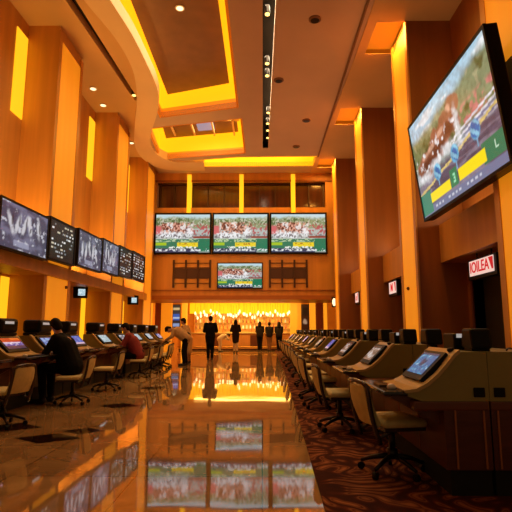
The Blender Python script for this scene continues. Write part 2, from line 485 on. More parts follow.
for i in range(len(A) - 1):
    b.bm.faces.new((vA[0][i], vA[0][i + 1], vB[0][i + 1], vB[0][i]))
    b.bm.faces.new((vA[1][i], vB[1][i], vB[1][i + 1], vA[1][i + 1]))
    b.bm.faces.new((vA[0][i], vA[1][i], vA[1][i + 1], vA[0][i + 1]))
    b.bm.faces.new((vB[0][i], vB[0][i + 1], vB[1][i + 1], vB[1][i]))
struct(b.build('ceiling_ribbon', M['ribbon'], smooth=False))

# ------------------------------------------------------------------ ceiling fittings
def spotlight(loc, label, group, r=.07):
    o = empty('ceiling_spotlight', loc, label=label, cat='spotlight', group=group)
    MB().lathe([(r * .6, .30), (r * .9, .22), (r, .02), (r, 0)], n=14).build('lamp_can', M['metal'], o, smooth=True)
    MB().lathe([(r * .85, -.005), (r * .85, -.03), (r * .4, -.045)], n=14).build('lens', M['spark'], o)
    return o
for i, (x, y) in enumerate([(.10, 11.9), (.12, 14.35), (.13, 15.1), (.2, 17.9), (.19, 18.9), (.2, 19.6), (.21, 20.4)]):
    spotlight((x + .06, y, ZC + .1), 'small glowing spotlight, %s from the near end of the long dark ceiling slot' % ORD[i], 'spotlights in the long ceiling slot', .075)
spotlight((-4.72, 16.6, ZC + .2), 'small glowing spotlight in the short dark slot beside the wavy ceiling ribbon', 'spotlight in the short ceiling slot', .08)
def downlight(loc, label):
    o = empty('recessed_downlight', loc, label=label, cat='ceiling light', group='recessed downlights')
    MB().lathe([(.11, 0), (.14, -.012), (.14, -.03), (.10, -.03)], n=20).build('trim_ring', M['white'], o)
    MB().lathe([(.1, -.028), (.1, -.036), (.03, -.045)], n=20).build('lens', M['bulb'], o)
downlight((-2.36, 12.6, 10.42), 'round downlight in the dark panel of the nearer ceiling coffer')
downlight((-6.02, 15.97, ZC + .14), 'round downlight above the piers, nearer of two beside the wavy ribbon')
downlight((-6.08, 17.24, ZC + .14), 'round downlight above the piers, farther of two beside the wavy ribbon')
downlight((-6.0, 21.0, ZC + .14), 'round downlight close to the far end of the piers by the wavy ribbon')
for loc, lab in (((1.46, 12.0, ZC), 'round flat ceiling speaker, the nearest on the tan ceiling'), ((.58, 15.22, ZC), 'round flat ceiling speaker beside the dark slot'),
                 ((1.81, 18.4, ZC), 'round flat ceiling speaker, nearer of the far pair on the tan ceiling'), ((1.6, 21.2, ZC), 'round flat ceiling speaker nearest the far glowing cove')):
    o = empty('ceiling_speaker', loc, label=lab, cat='ceiling speaker', group='ceiling speakers')
    MB().lathe([(.17, 0), (.17, -.025), (.13, -.05), (.02, -.05)], n=20).build('speaker_body', M['coffer'], o)
    MB().lathe([(.12, -.05), (.11, -.058), (.02, -.06)], n=20).build('speaker_mesh', M['metal'], o)

# ------------------------------------------------------------------ screen painting
def fbm(w, h, sx, sy, seed, octv=4):
    r = np.random.RandomState(seed); out = np.zeros((h, w)); amp = 1; tot = 0
    for o in range(octv):
        gx, gy = int(sx * 2 ** o) + 2, int(sy * 2 ** o) + 2
        g = r.rand(gy, gx)
        X = np.linspace(0, gx - 1.001, w); Y = np.linspace(0, gy - 1.001, h)
        xi, yi = X.astype(int), Y.astype(int); fx, fy = X - xi, Y - yi
        fx = fx * fx * (3 - 2 * fx); fy = fy * fy * (3 - 2 * fy)
        a = g[yi][:, xi]; b = g[yi][:, xi + 1]; c = g[yi + 1][:, xi]; d = g[yi + 1][:, xi + 1]
        out += amp * ((a * (1 - fx) + b * fx) * (1 - fy)[:, None] + (c * (1 - fx) + d * fx) * fy[:, None])
        tot += amp; amp *= .55
    return out / tot
def sm(a, b, x): t = np.clip((x - a) / (b - a), 0, 1); return t * t * (3 - 2 * t)
def lin(c): return [((v / 255 + .055) / 1.055) ** 2.4 if v > 10 else v / 255 / 12.92 for v in c]
class Pic:
    def __init__(s, w, h, bg):
        s.w, s.h = w, h; s.u, s.v = np.meshgrid(np.linspace(0, 1, w), np.linspace(0, 1, h))
        s.c = np.ones((h, w, 3)) * np.array(lin(bg))
    def mix(s, mask, col):
        col = np.array(lin(col)) if not isinstance(col, np.ndarray) else col
        m = np.clip(mask, 0, 1)[..., None]; s.c = s.c * (1 - m) + col * m
    def rect(s, u0, u1, v0, v1, col, a=1): s.mix(((s.u >= u0) & (s.u <= u1) & (s.v >= v0) & (s.v <= v1)) * a, col)
    def ell(s, u, v, ru, rv, col, soft=.3, rot=0, n=None, a=1):
        du, dv = s.u - u, s.v - v; c, q = math.cos(rot), math.sin(rot)
        x, y = (du * c + dv * q) / ru, (-du * q + dv * c) / rv
        d = np.sqrt(x * x + y * y)
        if n is not None: d = d + (n - .5) * 1.1
        s.mix((1 - sm(1 - soft, 1 + soft * .3, d)) * a, col)
    def glyph(s, ch, u, v, su, sv, col):
        G = {'3': ['###', '..#', '.##', '..#', '###'], 'L': ['#..', '#..', '#..', '#..', '###']}[ch]
        for r, row in enumerate(G):
            for k, q in enumerate(row):
                if q == '#': s.rect(u + k * su / 3, u + (k + 1) * su / 3, v + sv * (4 - r) / 5, v + sv * (5 - r) / 5, col)

def race_big():
    P = Pic(150, 96, (150, 165, 160)); w, h = 150, 96
    n1, n2, n3 = fbm(w, h, 6, 5, 1), fbm(w, h, 14, 9, 2), fbm(w, h, 24, 16, 5, 3)
    P.mix(sm(.72, .86, P.v + .25 * P.u), (165, 205, 225))
    P.mix(sm(.5, .65, fbm(w, h, 3, 12, 9)) * sm(.7, .8, P.v + .2 * P.u), (225, 235, 240))
    hill = sm(.42, .52, P.v) * (1 - sm(.80, .9, P.v + .12 * (1 - P.u) - .1 * n1))
    P.mix(hill * .9, (110, 125, 72)); P.mix(hill * sm(.5, .7, n2), (72, 88, 50)); P.mix(hill * sm(.62, .75, n3) * .6, (170, 165, 130))
    P.mix(sm(.60, .7, P.u) * sm(.48, .52, P.v) * (1 - sm(.64, .70, P.v)) * sm(.42, .55, n3), (196, 120, 118))
    P.mix(sm(.62, .72, P.u) * sm(.36, .40, P.v) * (1 - sm(.47, .5, P.v)), (120, 130, 165))
    for k in range(5): P.mix((np.abs(P.v - .30 - .045 * k - .16 * (P.u - .55)) < .010) * sm(.5, .62, P.u) * .9, (225, 225, 235))
    P.mix(1 - sm(.34, .42, P.v - .10 * (P.u - .5) + .1 * (n1 - .5)), (84, 76, 96))
    P.mix((1 - sm(.30, .4, P.v)) * sm(.5, .65, fbm(w, h, 3, 22, 12)) * .8, (140, 132, 150))
    P.mix((np.abs(P.v - .345 - .22 * (P.u - .5) - .03 * (n2 - .5)) < .014) * 1., (214, 190, 120))
    P.ell(.15, .44, .20, .12, (190, 190, 196), .7, 0, n2, .9)
    for (u, v, ru, rv, r) in ((.22, .50, .20, .13, .25), (.38, .58, .20, .15, .3), (.52, .66, .13, .14, .6), (.60, .77, .07, .11, .5)):
        P.ell(u, v, ru, rv, (146, 92, 72), .2, r, .5 + (n2 - .5) * .7)
    for (u, v, ru, rv) in ((.20, .48, .12, .06), (.36, .53, .12, .07), (.52, .62, .08, .08)):
        P.ell(u, v, ru, rv, (96, 50, 40), .5, .2, n3)
    for (u, v, ru, rv) in ((.28, .60, .08, .03), (.42, .65, .07, .03), (.56, .77, .03, .05), (.16, .57, .05, .03)):
        P.ell(u, v, ru, rv, (206, 160, 136), .6, .3, n3)
    for (u, v, ru, rv) in ((.12, .38, .12, .06), (.3, .43, .13, .05), (.47, .46, .10, .06), (.62, .56, .035, .2)):
        P.ell(u, v, ru, rv, (232, 236, 240), .7, 0, n3, .85)
    P.mix(sm(.66, .74, n3) * sm(.34, .42, P.v) * (1 - sm(.62, .7, P.v)) * (1 - sm(.6, .7, P.u)), (236, 236, 238))
    for (u, v) in ((.30, .34), (.54, .365), (.78, .40)):
        P.ell(u, v, .050, .085, (90, 175, 215), .15); P.ell(u, v, .045, .07, (40, 105, 170), .3, 0, n3); P.mix((np.hypot((P.u - u) / .045, (P.v - v) / .075) < 1) * (np.sin(70 * P.u + 60 * P.v) > .3) * .7, (150, 215, 235)); P.rect(u - .006, u + .006, v - .14, v - .07, (120, 170, 205))
    P.c *= (.62 + .62 * fbm(w, h, 40, 26, 33, 2))[..., None]
    P.rect(0, 1, 0, .075, (110, 118, 150)); P.rect(0, .16, .02, .24, (52, 130, 105)); P.rect(.44, .53, .10, .255, (28, 125, 84))
    P.rect(.80, 1, .085, .26, (30, 118, 84))
    P.rect(.15, .43, .10, .19, (248, 222, 30)); P.rect(.54, .83, .11, .215, (248, 222, 30))
    P.glyph('3', .47, .135, .03, .08, (150, 225, 180)); P.glyph('L', .915, .15, .028, .07, (200, 235, 210))
    for k in range(14): P.rect(.2 + k * .045, .225 + k * .045, .035, .06, (210, 214, 225), .8 * (k % 5 != 3))
    return P
def race_wall(seed=3):
    w, h = 128, 80
    P = Pic(w, h, (176, 184, 180))
    n1, n2, n3, n4 = fbm(w, h, 6, 5, seed), fbm(w, h, 16, 10, seed + 1), fbm(w, h, 34, 22, seed + 2, 2), fbm(w, h, 50, 30, seed + 5, 1)
    P.mix(sm(.78, .9, P.v), (190, 216, 222))
    hill = sm(.60, .66, P.v) * (1 - sm(.86, .94, P.v + .14 * (n1 - .5)))
    P.mix(hill, (132, 148, 108)); P.mix(hill * sm(.5, .62, n3), (78, 104, 62)); P.mix(hill * sm(.62, .7, n4) * .7, (205, 205, 190))
    P.mix(sm(.64, .72, P.u) * sm(.42, .5, P.v) * (1 - sm(.70, .78, P.v)) * sm(.48, .58, n3), (176, 84, 88))
    P.mix((1 - sm(.08, .13, P.u)) * sm(.45, .5, P.v) * (1 - sm(.66, .74, P.v)), (206, 100, 104))
    for (u, v, ru, rv) in ((.24, .68, .15, .12), (.40, .64, .17, .13), (.54, .60, .12, .11)):
        P.ell(u, v, ru, rv, (132, 70, 56), .3, 0, .5 + (n2 - .5) * .8)
    herd = sm(.44, .52, P.v + .1 * (n1 - .5)) * (1 - sm(.76, .82, P.v)) * sm(.08, .14, P.u) * (1 - sm(.66, .72, P.u))
    P.mix(herd * sm(.50, .56, n3), (84, 36, 32)); P.mix(herd * sm(.54, .60, n4), (214, 156, 136)); P.mix(herd * sm(.60, .66, n2) * .8, (240, 236, 234))
    for (u, v, ru, rv) in ((.18, .46, .16, .09), (.38, .45, .20, .09), (.62, .52, .07, .16)):
        P.ell(u, v, ru, rv, (236, 238, 242), .7, 0, .5 + (n3 - .5) * 1.3, .92)
    P.mix(sm(.35, .39, P.v) * (1 - sm(.46, .50, P.v)) * sm(.53, .6, n4), (120, 116, 120))
    P.mix(sm(.66, .72, P.u) * sm(.37, .38, P.v) * (1 - sm(.42, .43, P.v)), (140, 58, 46))
    P.rect(0, 1, .09, .35, (44, 118, 88)); P.mix(((P.v > .27) & (P.v < .36)) * sm(.5, .56, n3), (176, 200, 160))
    P.rect(.80, 1, .02, .36, (18, 118, 86))
    P.rect(.0, .20, .18, .26, (160, 190, 40)); P.rect(.40, .78, .15, .26, (232, 206, 44)); P.mix(((P.u > .42) & (P.u < .74) & (P.v > .19) & (P.v < .25)) * sm(.5, .56, n4), (180, 120, 40))
    P.rect(0, .8, 0, .11, (44, 58, 88)); P.mix(((P.v > .03) & (P.v < .09)) * (n4 > .52) * 1., (220, 226, 230))
    P.mix(((P.v > .11) & (P.v < .155)) * (n4 > .5) * (P.u > .25) * (P.u < .78), (230, 235, 225))
    return P
def grey_film(seed):
    P = Pic(72, 46, (64, 66, 88)); w, h = 72, 46
    n1, n2 = fbm(w, h, 4, 4, seed), fbm(w, h, 12, 9, seed + 1)
    P.mix(sm(.45, .7, n1), (104, 106, 132)); P.mix(sm(.55, .7, n2) * .6, (40, 40, 56))
    r = random.Random(seed)
    for k in range(5):
        u = .2 + .14 * k + r.uniform(-.03, .03)
        P.ell(u, .55 + r.uniform(-.1, .1), .05, .26, (205, 205, 212), .5, r.uniform(-.3, .3), n2, .85)
        P.ell(u + .03, .62, .02, .2, (30, 30, 42), .5, r.uniform(-.2, .2), n2, .8)
    P.rect(.28, .6, .08, .2, (160, 165, 190), .6); P.mix(sm(.62, .75, n2), (190, 192, 205))
    return P
def odds(seed):
    P = Pic(64, 48, (10, 11, 14)); r = random.Random(seed)
    for row in range(9):
        v = .07 + row * .102; u = .06
        while u < .92:
            l = r.uniform(.03, .13)
            if r.random() < .68: P.rect(u, min(.94, u + l), v, v + .045, r.choice([(235, 235, 235), (170, 175, 180), (120, 126, 130), (205, 195, 170)]))
            u += l + r.uniform(.02, .07)
    return P
def game(seed):
    r = random.Random(seed)
    sch = r.choice([((20, 110, 170), (120, 210, 240)), ((190, 190, 200), (235, 235, 240)), ((150, 95, 80), (230, 200, 190)), ((50, 90, 190), (150, 190, 240)), ((120, 120, 130), (215, 225, 235))])
    P = Pic(32, 24, sch[0]); n = fbm(32, 24, 6, 5, seed)
    P.mix(sm(.45, .62, n), sch[1]); P.ell(.5, .5, .2, .25, (30, 40, 60), .5, 0, n, .7); P.rect(0, 1, .88, 1, (20, 20, 30)); P.rect(0, 1, 0, .08, sch[1])
    return P
def game_red():
    P = Pic(32, 24, (60, 60, 170)); n = fbm(32, 24, 8, 6, 77)
    P.rect(0, 1, .62, 1, (205, 50, 25)); P.rect(.5, 1, .8, 1, (235, 110, 40)); P.mix(((P.v > .3) & (P.v < .62)) * sm(.45, .6, n), (225, 215, 245)); P.rect(0, 1, 0, .28, (30, 28, 80)); P.rect(.1, .9, .52, .57, (240, 230, 250))
    return P
def game_blue():
    P = Pic(32, 24, (60, 85, 190)); n = fbm(32, 24, 6, 5, 78); P.mix(sm(.5, .7, n), (110, 140, 225)); P.rect(0, 1, 0, .2, (230, 190, 215)); return P
def game_cyan():
    P = Pic(36, 26, (8, 105, 165)); n = fbm(36, 26, 7, 6, 79); P.mix(sm(.5, .68, n), (40, 155, 205)); P.ell(.5, .55, .16, .25, (20, 50, 90), .6, 0, n); P.rect(0, 1, .9, 1, (16, 60, 100)); P.mix(sm(.70, .78, n), (190, 225, 240)); return P
def game_white():
    P = Pic(32, 24, (175, 205, 215)); n = fbm(32, 24, 6, 5, 80); P.mix(sm(.5, .7, n), (225, 240, 245)); P.rect(.1, .8, .1, .16, (90, 110, 130)); return P
def game_warm(seed=3):
    P = Pic(32, 24, (120, 84, 66)); n = fbm(32, 24, 7, 5, seed + 60)
    P.mix(sm(.45, .6, n), (205, 180, 165)); P.mix(sm(.6, .72, n), (225, 220, 225)); P.rect(0, 1, .86, 1, (70, 30, 22)); P.rect(0, 1, 0, .1, (150, 110, 90))
    return P
PCACHE = {}
def picture_mesh(key, P, size, mt):
    """flat grid in local X (0..sx) / Z (0..sz), facing -Y, one vertex per picture point"""
    if (key, size) in PCACHE: return PCACHE[(key, size)]
    w, h = P.w, P.h
    xs = np.linspace(0, size[0], w); zs = np.linspace(0, size[1], h)
    verts = [(x, 0, z) for z in zs for x in xs]
    faces = [(j * w + i, j * w + i + 1, (j + 1) * w + i + 1, (j + 1) * w + i) for j in range(h - 1) for i in range(w - 1)]
    me = bpy.data.meshes.new('screen_picture'); me.from_pydata(verts, [], faces)
    at = me.attributes.new('paint', 'FLOAT_COLOR', 'POINT')
    c = np.ones((w * h, 4), dtype=np.float32); c[:, :3] = P.c.reshape(-1, 3)
    at.data.foreach_set('color', c.ravel())
    me.materials.append(mt)
    PCACHE[(key, size)] = me
    return me
def picture(key, P, size, parent, mtx, mt=None, name='screen_picture'):
    me = picture_mesh(key, P, size, mt or M['screen'])
    o = bpy.data.objects.new(name, me); COL.objects.link(o); o.parent = parent; o.matrix_local = mtx
    return o
def wall_screen(name, label, cat, size, key, P, loc, rot, depth=.09, bz=.035, group=None, bracket=True):
    """display facing local -Y; loc is the lower-left corner of the housing"""
    o = empty(name, loc, label=label, cat=cat, group=group); o.rotation_euler = rot
    w, h = size
    MB().box(0, w, .01, depth, 0, h, bev=.01).build('housing', M['black'], o)
    f = MB(); f.box(0, w, -.012, .012, 0, bz).box(0, w, -.012, .012, h - bz, h).box(0, bz, -.012, .012, bz, h - bz).box(w - bz, w, -.012, .012, bz, h - bz)
    f.build('bezel', M['black'], o)
    picture(key, P, (round(w - 2 * bz, 3), round(h - 2 * bz, 3)), o, Matrix.Translation((bz, .004, bz)))
    return o
# three big and one small screen on the bridge
rw = race_wall()
names3 = ['closest to the marble-side piers', 'in the middle of the three', 'closest to the carpet-side columns']
for i, (a, b) in enumerate([(152.6, 210.8), (211.6, 269.2), (270, 328)]):
    wall_screen('wall_television', 'large screen showing a livestock race on the far wall, ' + names3[i], 'screen', (bx(b) - bx(a), 2.22), 'race%d' % (i % 2), rw if i % 2 == 0 else race_wall(23), (bx(a), YB - .14, 5.14), (0, 0, 0), group='row of three large screens', bz=.09, depth=.14)
wall_screen('wall_television', 'small screen centred beneath the row of three large screens', 'screen', (bx(262.8) - bx(217), 1.36), 'race3', race_wall(41), (bx(217), YB - .1, 3.33), (0, 0, 0), depth=.1, bz=.05)
for a, b, lab in ((173, 209.8, 'dark lattice grille on the far wall, on the marble side of the small screen'), (270, 307, 'dark lattice grille on the far wall, on the carpet side of the small screen')):
    o = empty('wall_grille', (bx(a), YB, 3.38), label=lab, cat='grille', group='lattice grilles')
    w = bx(b) - bx(a)
    for k in range(4):
        x = w * k / 3
        MB().box(x - .05, x + .05, -.07, 0, 0, 1.46).build('upright_bar', M['mull'], o)
    MB().box(0, w, -.03, -.0, .50, 1.02).build('louvre_panel', M['grille'], o)
    m = MB()
    for z in (.22, .48, 1.04, 1.28): m.box(0, w, -.05, -.0, z, z + .03)
    m.build('cross_bar', M['mull'], o)
# the big tilted television on the right
TVW, TVH = 4.05, 2.36
tv = empty('giant_television', (3.86, 11.15, 3.73), label='giant tilted television with a livestock race and yellow bars above the carpet-side terminals', cat='television')
tv.rotation_euler = (0, 0, -PI / 2)
tilt = Matrix.Rotation(math.radians(7), 4, 'X')
o = MB().box(0, TVW, .02, .22, 0, TVH, bev=.02).build('housing', M['black'], tv); o.matrix_local = tilt
f = MB(); bz = .06
f.box(0, TVW, -.02, .03, 0, bz).box(0, TVW, -.02, .03, TVH - bz, TVH).box(0, bz, -.02, .03, bz, TVH - bz).box(TVW - bz, TVW, -.02, .03, bz, TVH - bz)
o = f.build('bezel', M['black'], tv); o.matrix_local = tilt
picture('big', race_big(), (TVW - .12, TVH - .12), tv, tilt @ Matrix.Translation((.06, -.005, .06)))
b = MB().box(TVW * .35, TVW * .95, .22, .5, .5, 1.9); b.box(TVW * .4, TVW * .86, .45, 1.3, .8, 1.4)
b.build('wall_bracket', M['black'], tv)

# odds screens along the left ledge
def ys(px): return 2774.0 / (262 - px + 19.2)
sc = [(-9, 43, 'film', 11), (44.5, 71.5, 'odds', 2), (74.5, 99.3, 'film', 31), (99.8, 117, 'film', 53), (117.5, 130.6, 'odds', 6), (131, 143.5, 'odds', 9)]
what = {'film': 'grey race film', 'odds': 'rows of white odds on black'}
ang = math.atan2(.04, 1)
for i, (a, b, k, sd) in enumerate(sc):
    y0, y1 = ys(a), ys(b)
    x0 = -5.4 + .04 * (y0 - 9.5)
    z0 = 2.88 + .031 * (y0 - 9.5)
    ln = math.hypot(y1 - y0, .04 * (y1 - y0))
    P = grey_film(sd) if k == 'film' else odds(sd)
    o = wall_screen('odds_screen', 'screen with %s, %s along the ledge from its near end' % (what[k], ORD[i]), 'screen', (ln, 1.09 + .006 * i), 'l%d' % i, P, (x0, y0, z0), (0, -.031 * 0, PI / 2 - ang), depth=.12, group='screens along the ledge', bz=.05)
    d = MB()
    for q in (.25, .75): d.box(ln * q - .06, ln * q + .06, .1, .22 + .42 * i / 5 + .15, .4, .52)
    d.build('wall_bracket', M['black'], o)

# small monitors inside the left recesses
for x, y, z, lab in ((-6.25, 15.8, 2.5, 'small monitor deep inside the recess below the third ledge screen'), (-5.85, 20.9, 2.55, 'small monitor at the edge of the recess below the last ledge screens')):
    o = empty('small_monitor', (x, y, z - .25), label=lab, cat='monitor', group='small recess monitors'); o.rotation_euler = (0, 0, .35)
    MB().box(0, .46, .02, .2, 0, .40, bev=.02).build('housing', M['black'], o)
    picture('mon', game_white(), (.22, .22), o, Matrix.Translation((.16, .0, .08)))
    MB().tube([(.23, .15, .38), (.23, .15, .42)] if x > -6 else [(.23, .15, .2), (.1, .4, .2)], .03).build('bracket', M['metal'], o)

# lit signs hanging under the soffit boxes
def text_obj(s, size, m, parent, mtx, name='lettering', shear=0, ext=.004):
    c = bpy.data.curves.new(name, 'FONT'); c.body = s; c.size = size; c.extrude = ext; c.shear = shear; c.offset = size * .012
    c.align_x = 'CENTER'; c.align_y = 'CENTER'
    c.materials.append(m)
    t = bpy.data.objects.new(name, c); COL.objects.link(t)
    dg = bpy.context.evaluated_depsgraph_get()
    me = bpy.data.meshes.new_from_object(t.evaluated_get(dg)); bpy.data.objects.remove(t)
    o = bpy.data.objects.new(name, me); COL.objects.link(o); o.parent = parent; o.matrix_local = mtx
    return o
M['red_letter'] = glow('red_sign_letters', (.55, .012, .02), .9)
M['sign_white'] = glow('lit_sign_face', (.85, .62, .55), .85)
def sign(x, y, z, w, h, s, label, wide):
    o = empty('lit_sign', (x, y, z), label=label, cat='sign', group='lit signs under the soffit boxes'); o.rotation_euler = (0, 0, -PI / 2)
    MB().box(-w * .62, w * .60, .02, .16, -h * .75, h * .62, bev=.012).build('sign_box', M['black'], o)
    MB().box(-w / 2, w / 2, -.0, .03, -h / 2, h / 2).build('sign_face', M['sign_white'], o)
    text_obj(s, h * 1.0, M['red_letter'], o, Matrix.Translation((-.06 * w, -.006, 0)) @ Matrix.Rotation(PI / 2, 4, 'X') @ Matrix.Diagonal((wide, 1, 1, 1)))
    m = MB().prism([(w * .34, h * .42), (w * .5, h * .42), (w * .5, -h * .34), (w * .45, -h * .34)], 'y', -.008, .0)
    m.build('red_wedge', M['red_letter'], o)
    for q in (-.3, .3): MB().tube([(w * q, .09, h * .6), (w * q, .09, 2.9 - z)], .02).build('hanger', M['metal'], o)
sign(4.68, 10.25, 2.55, 1.12, .33, 'IOILEA', 'white lit sign with red letters under the soffit box beyond the giant television', .92)
sign(4.36, 16.1, 2.60, .8, .38, 'M', 'white lit sign with a red letter, on the far side of the lit column', 1.0)
sign(4.2, 21.4, 2.62, .6, .42, 'o', 'small white lit sign, the farthest along the carpet-side columns', 1.0)
o = empty('wall_lantern', (3.72, 24.85, 2.62), label='small oval white wall lamp beside the end of the far bridge beam', cat='lamp')
MB().box(-.12, .12, .02, .12, -.26, .26, bev=.03).build('back_plate', M['black'], o)
MB().ball((0, 0, 0), (.10, .07, .2)).build('lamp_glass', M['bulb'], o, smooth=True)
for x, y, z, lab in ((XR(12.8) - .05, 12.9, 2.3, 'small dark sensor on the lit column beside the giant television'), (LF + .05, 13.8, 2.42, 'small dark sensor on the lit pier below the ledge screens')):
    o = MB().ball((0, 0, 0), (.05, .05, .05)).build('wall_sensor', M['redwood2'], loc=(x, y, z), smooth=True); tag(o, lab, 'sensor')

# ------------------------------------------------------------------ terminals
def make_terminal(s, pitch, hw=.92, low=0.0):
    """s=+1 faces local -X. Near side at y=0, hood y 0..hw, base cabinet y 0..pitch, centre line x=0"""
    X = lambda v: s * v
    def bxm(m, x0, x1, *r, **k):
        a, b = sorted((X(x0), X(x1))); return m.box(a, b, *r, **k)
    o = empty('betting_terminal')
    b = MB(); bxm(b, -.34, -.004, .004, pitch - .004, .18, .60)
    c = b.build('cabinet', M['redwood'], o)
    for x in (-.26, -.05):
        m = MB(); bxm(m, x - .006, x + .006, -.006, .01, .19, .6); m.build('seam_strip', M['seam'], c)
    for k in range(1, 3):
        m = MB(); bxm(m, -.346, -.33, pitch * k / 3 - .006, pitch * k / 3 + .006, .19, .6); m.build('door_seam', M['seam'], c)
    b = MB(); bxm(b, -.31, -.01, .02, pitch - .02, -low, .18); b.build('plinth', M['black_soft'], o)
    b = MB(); bxm(b, -.56, -.002, .0, pitch, .595, .665, bev=.012); b.build('counter_edge', M['redwood2'], o)
    b = MB(); bxm(b, -.78, -.38, .012, hw + .22, .70, .735, bev=.012); b.build('desk_shelf', M['desk'], o)
    for yb in (.1, hw + .1):
        b = MB(); b.prism([(X(-.74), .70), (X(-.34), .70), (X(-.34), .48)], 'y', yb, yb + .04); b.build('shelf_bracket', M['redwood2'], o)
    # hood
    prof = [(0, .665), (0, 1.025), (-.20, 1.025), (-.235, 1.00), (-.30, .925), (-.37, .85), (-.45, .785), (-.53, .745), (-.60, .735), (-.60, .70), (-.50, .665)]
    b = MB(); b.prism([(X(x), z) for x, z in prof], 'y', .0, hw)
    hood = b.build('hood', M['olive'], o)
    v = MB(); bxm(v, -.115, -.03, -.008, .004, .695, .765, bev=.006); v.build('side_vent', M['black'], hood)
    # sloped bezel following the front curve
    slope = [(-.205, 1.042), (-.245, 1.012), (-.31, .935), (-.38, .862), (-.46, .797), (-.54, .757), (-.63, .745)]
    low = [(x + .012, z - .022) for x, z in slope]
    b = MB()
    for y0, y1 in ((-.012, .06), (hw - .06, hw + .012)):
        b.prism([(X(x), z) for x, z in slope + low[::-1]], 'y', y0, y1)
    for i0, i1 in ((0, 2), (4, 6)):
        q = slope[i0:i1 + 1] + low[i0:i1 + 1][::-1]
        b.prism([(X(x), z) for x, z in q], 'y', .06, hw - .06)
    q = slope[1:5] + low[1:5][::-1]
    b.build('bezel', M['tan'], o)
    # flat screen between (-.30,.95) and (-.47,.79)
    p0, p1 = Vector((-.475, .800)), Vector((-.262, 1.008))
    d = (p1 - p0); ln = d.length; nrm = Vector((-d.y, d.x)).normalized()
    off = nrm * .012
    m = MB(); a0, a1 = p0 + off * .2, p1 + off * .2
    bk = [a0 - nrm * .03, a1 - nrm * .03, a1 + off * .9, a0 + off * .9]
    m.prism([(X(q.x), q.y) for q in bk], 'y', .08, hw - .08)
    fr = m.build('screen_surround', M['black'], o)
    # lit picture plane
    ex = Vector((0, -1 * s, 0)); ez = Vector((X(d.x), 0, d.y)).normalized(); ey = ez.cross(ex)
    org = Vector((X((p0 + off * 1.5).x), 0, (p0 + off * 1.5).y)) + ez * ln * .16
    org.y = (hw - .13) if s > 0 else .13
    mt = Matrix(((ex.x, ey.x, ez.x, org.x), (ex.y, ey.y, ez.y, org.y), (ex.z, ey.z, ez.z, org.z), (0, 0, 0, 1)))
    o['_m'] = [c for r in mt for c in r]; o['_s'] = [round(hw - .26, 3), round(ln * .74, 3)]
    m = MB(); m.ball((X(-.225), .10, 1.035), (.03, .03, .02)); m.build('call_button', M['black'], o, smooth=True)
    m = MB(); m.lathe([(.03, 0), (.038, .015), (.02, .04)], (X(-.68), .16, .735), 12); m.build('tray_knob', M['white'], o, smooth=True)
    m = MB(); bxm(m, -.74, -.64, .30, hw - .12, .735, .748); m.build('key_pad', M['metal'], o)
    return o
def finish_terminal(o, key, P):
    mt = Matrix([o['_m'][i * 4:i * 4 + 4] for i in range(4)]); sz = tuple(o['_s'])
    picture(key, P, (sz[0], sz[1]), o, mt, M['screen_dim'])
    del o['_m']; del o['_s']
def place_terminal(proto, loc, label, cat, group, key, P):
    o = copy_tree(proto); o.location = loc; tag(o, label, cat, group); finish_terminal(o, key, P)
RXC, LXC = 1.685, -4.12
PR, PL = 1.8, 1.6
pr = make_terminal(1, PR, .63)
rkeys = [('cyan', game_cyan), ('w1', game_warm), ('w2', lambda: game_warm(8)), ('w3', lambda: game_blue()), ('w4', lambda: game_warm(15)), ('w5', lambda: game_warm(21))]
RY0 = 3.70
for i in range(11):
    k, f = rkeys[i % len(rkeys)] if i < 6 else rkeys[1 + i % 4]
    place_terminal(pr, (RXC, RY0 + i * PR, 0.012), 'olive terminal on a red wood base, %s from the near end of the carpet bank' % ORD[i], 'terminal', 'terminals on the carpet bank', k, f())
# terminals on the far side of the same bank, backs against these
pb = make_terminal(-1, PR, .63)
for i in range(4):
    place_terminal(pb, (RXC + .004, RY0 + i * PR, 0.012), 'olive terminal facing the lit columns, %s from the near end of the carpet bank' % ORD[i], 'terminal', 'terminals facing the columns', 'white' if i == 0 else 'blue', game_white() if i == 0 else game_blue())
lk = [('red', game_red), ('red', game_red), ('g2', lambda: game(12)), ('gb', game_blue), ('white', game_white), ('g3', lambda: game(5)), ('white', game_white), ('white', game_white), ('g4', lambda: game(9))]
LYS = [5.5, 6.9, 8.15, 9.4, 11.15, 12.7, 14.2, 15.7, 17.2, 18.7]
NL = 9
for i in range(NL):
    k, f = lk[i]
    pl = make_terminal(-1, LYS[i + 1] - LYS[i], .80, low=.08)
    pl.location = (LXC, LYS[i], .08)
    tag(pl, 'olive terminal on a dark base, %s from the near end of the marble bank' % ORD[i], 'terminal', 'terminals on the marble bank')
    finish_terminal(pl, k, f())
for p in (pr, pb):
    for ch in p.children_recursive: bpy.data.objects.remove(ch)
    bpy.data.objects.remove(p)

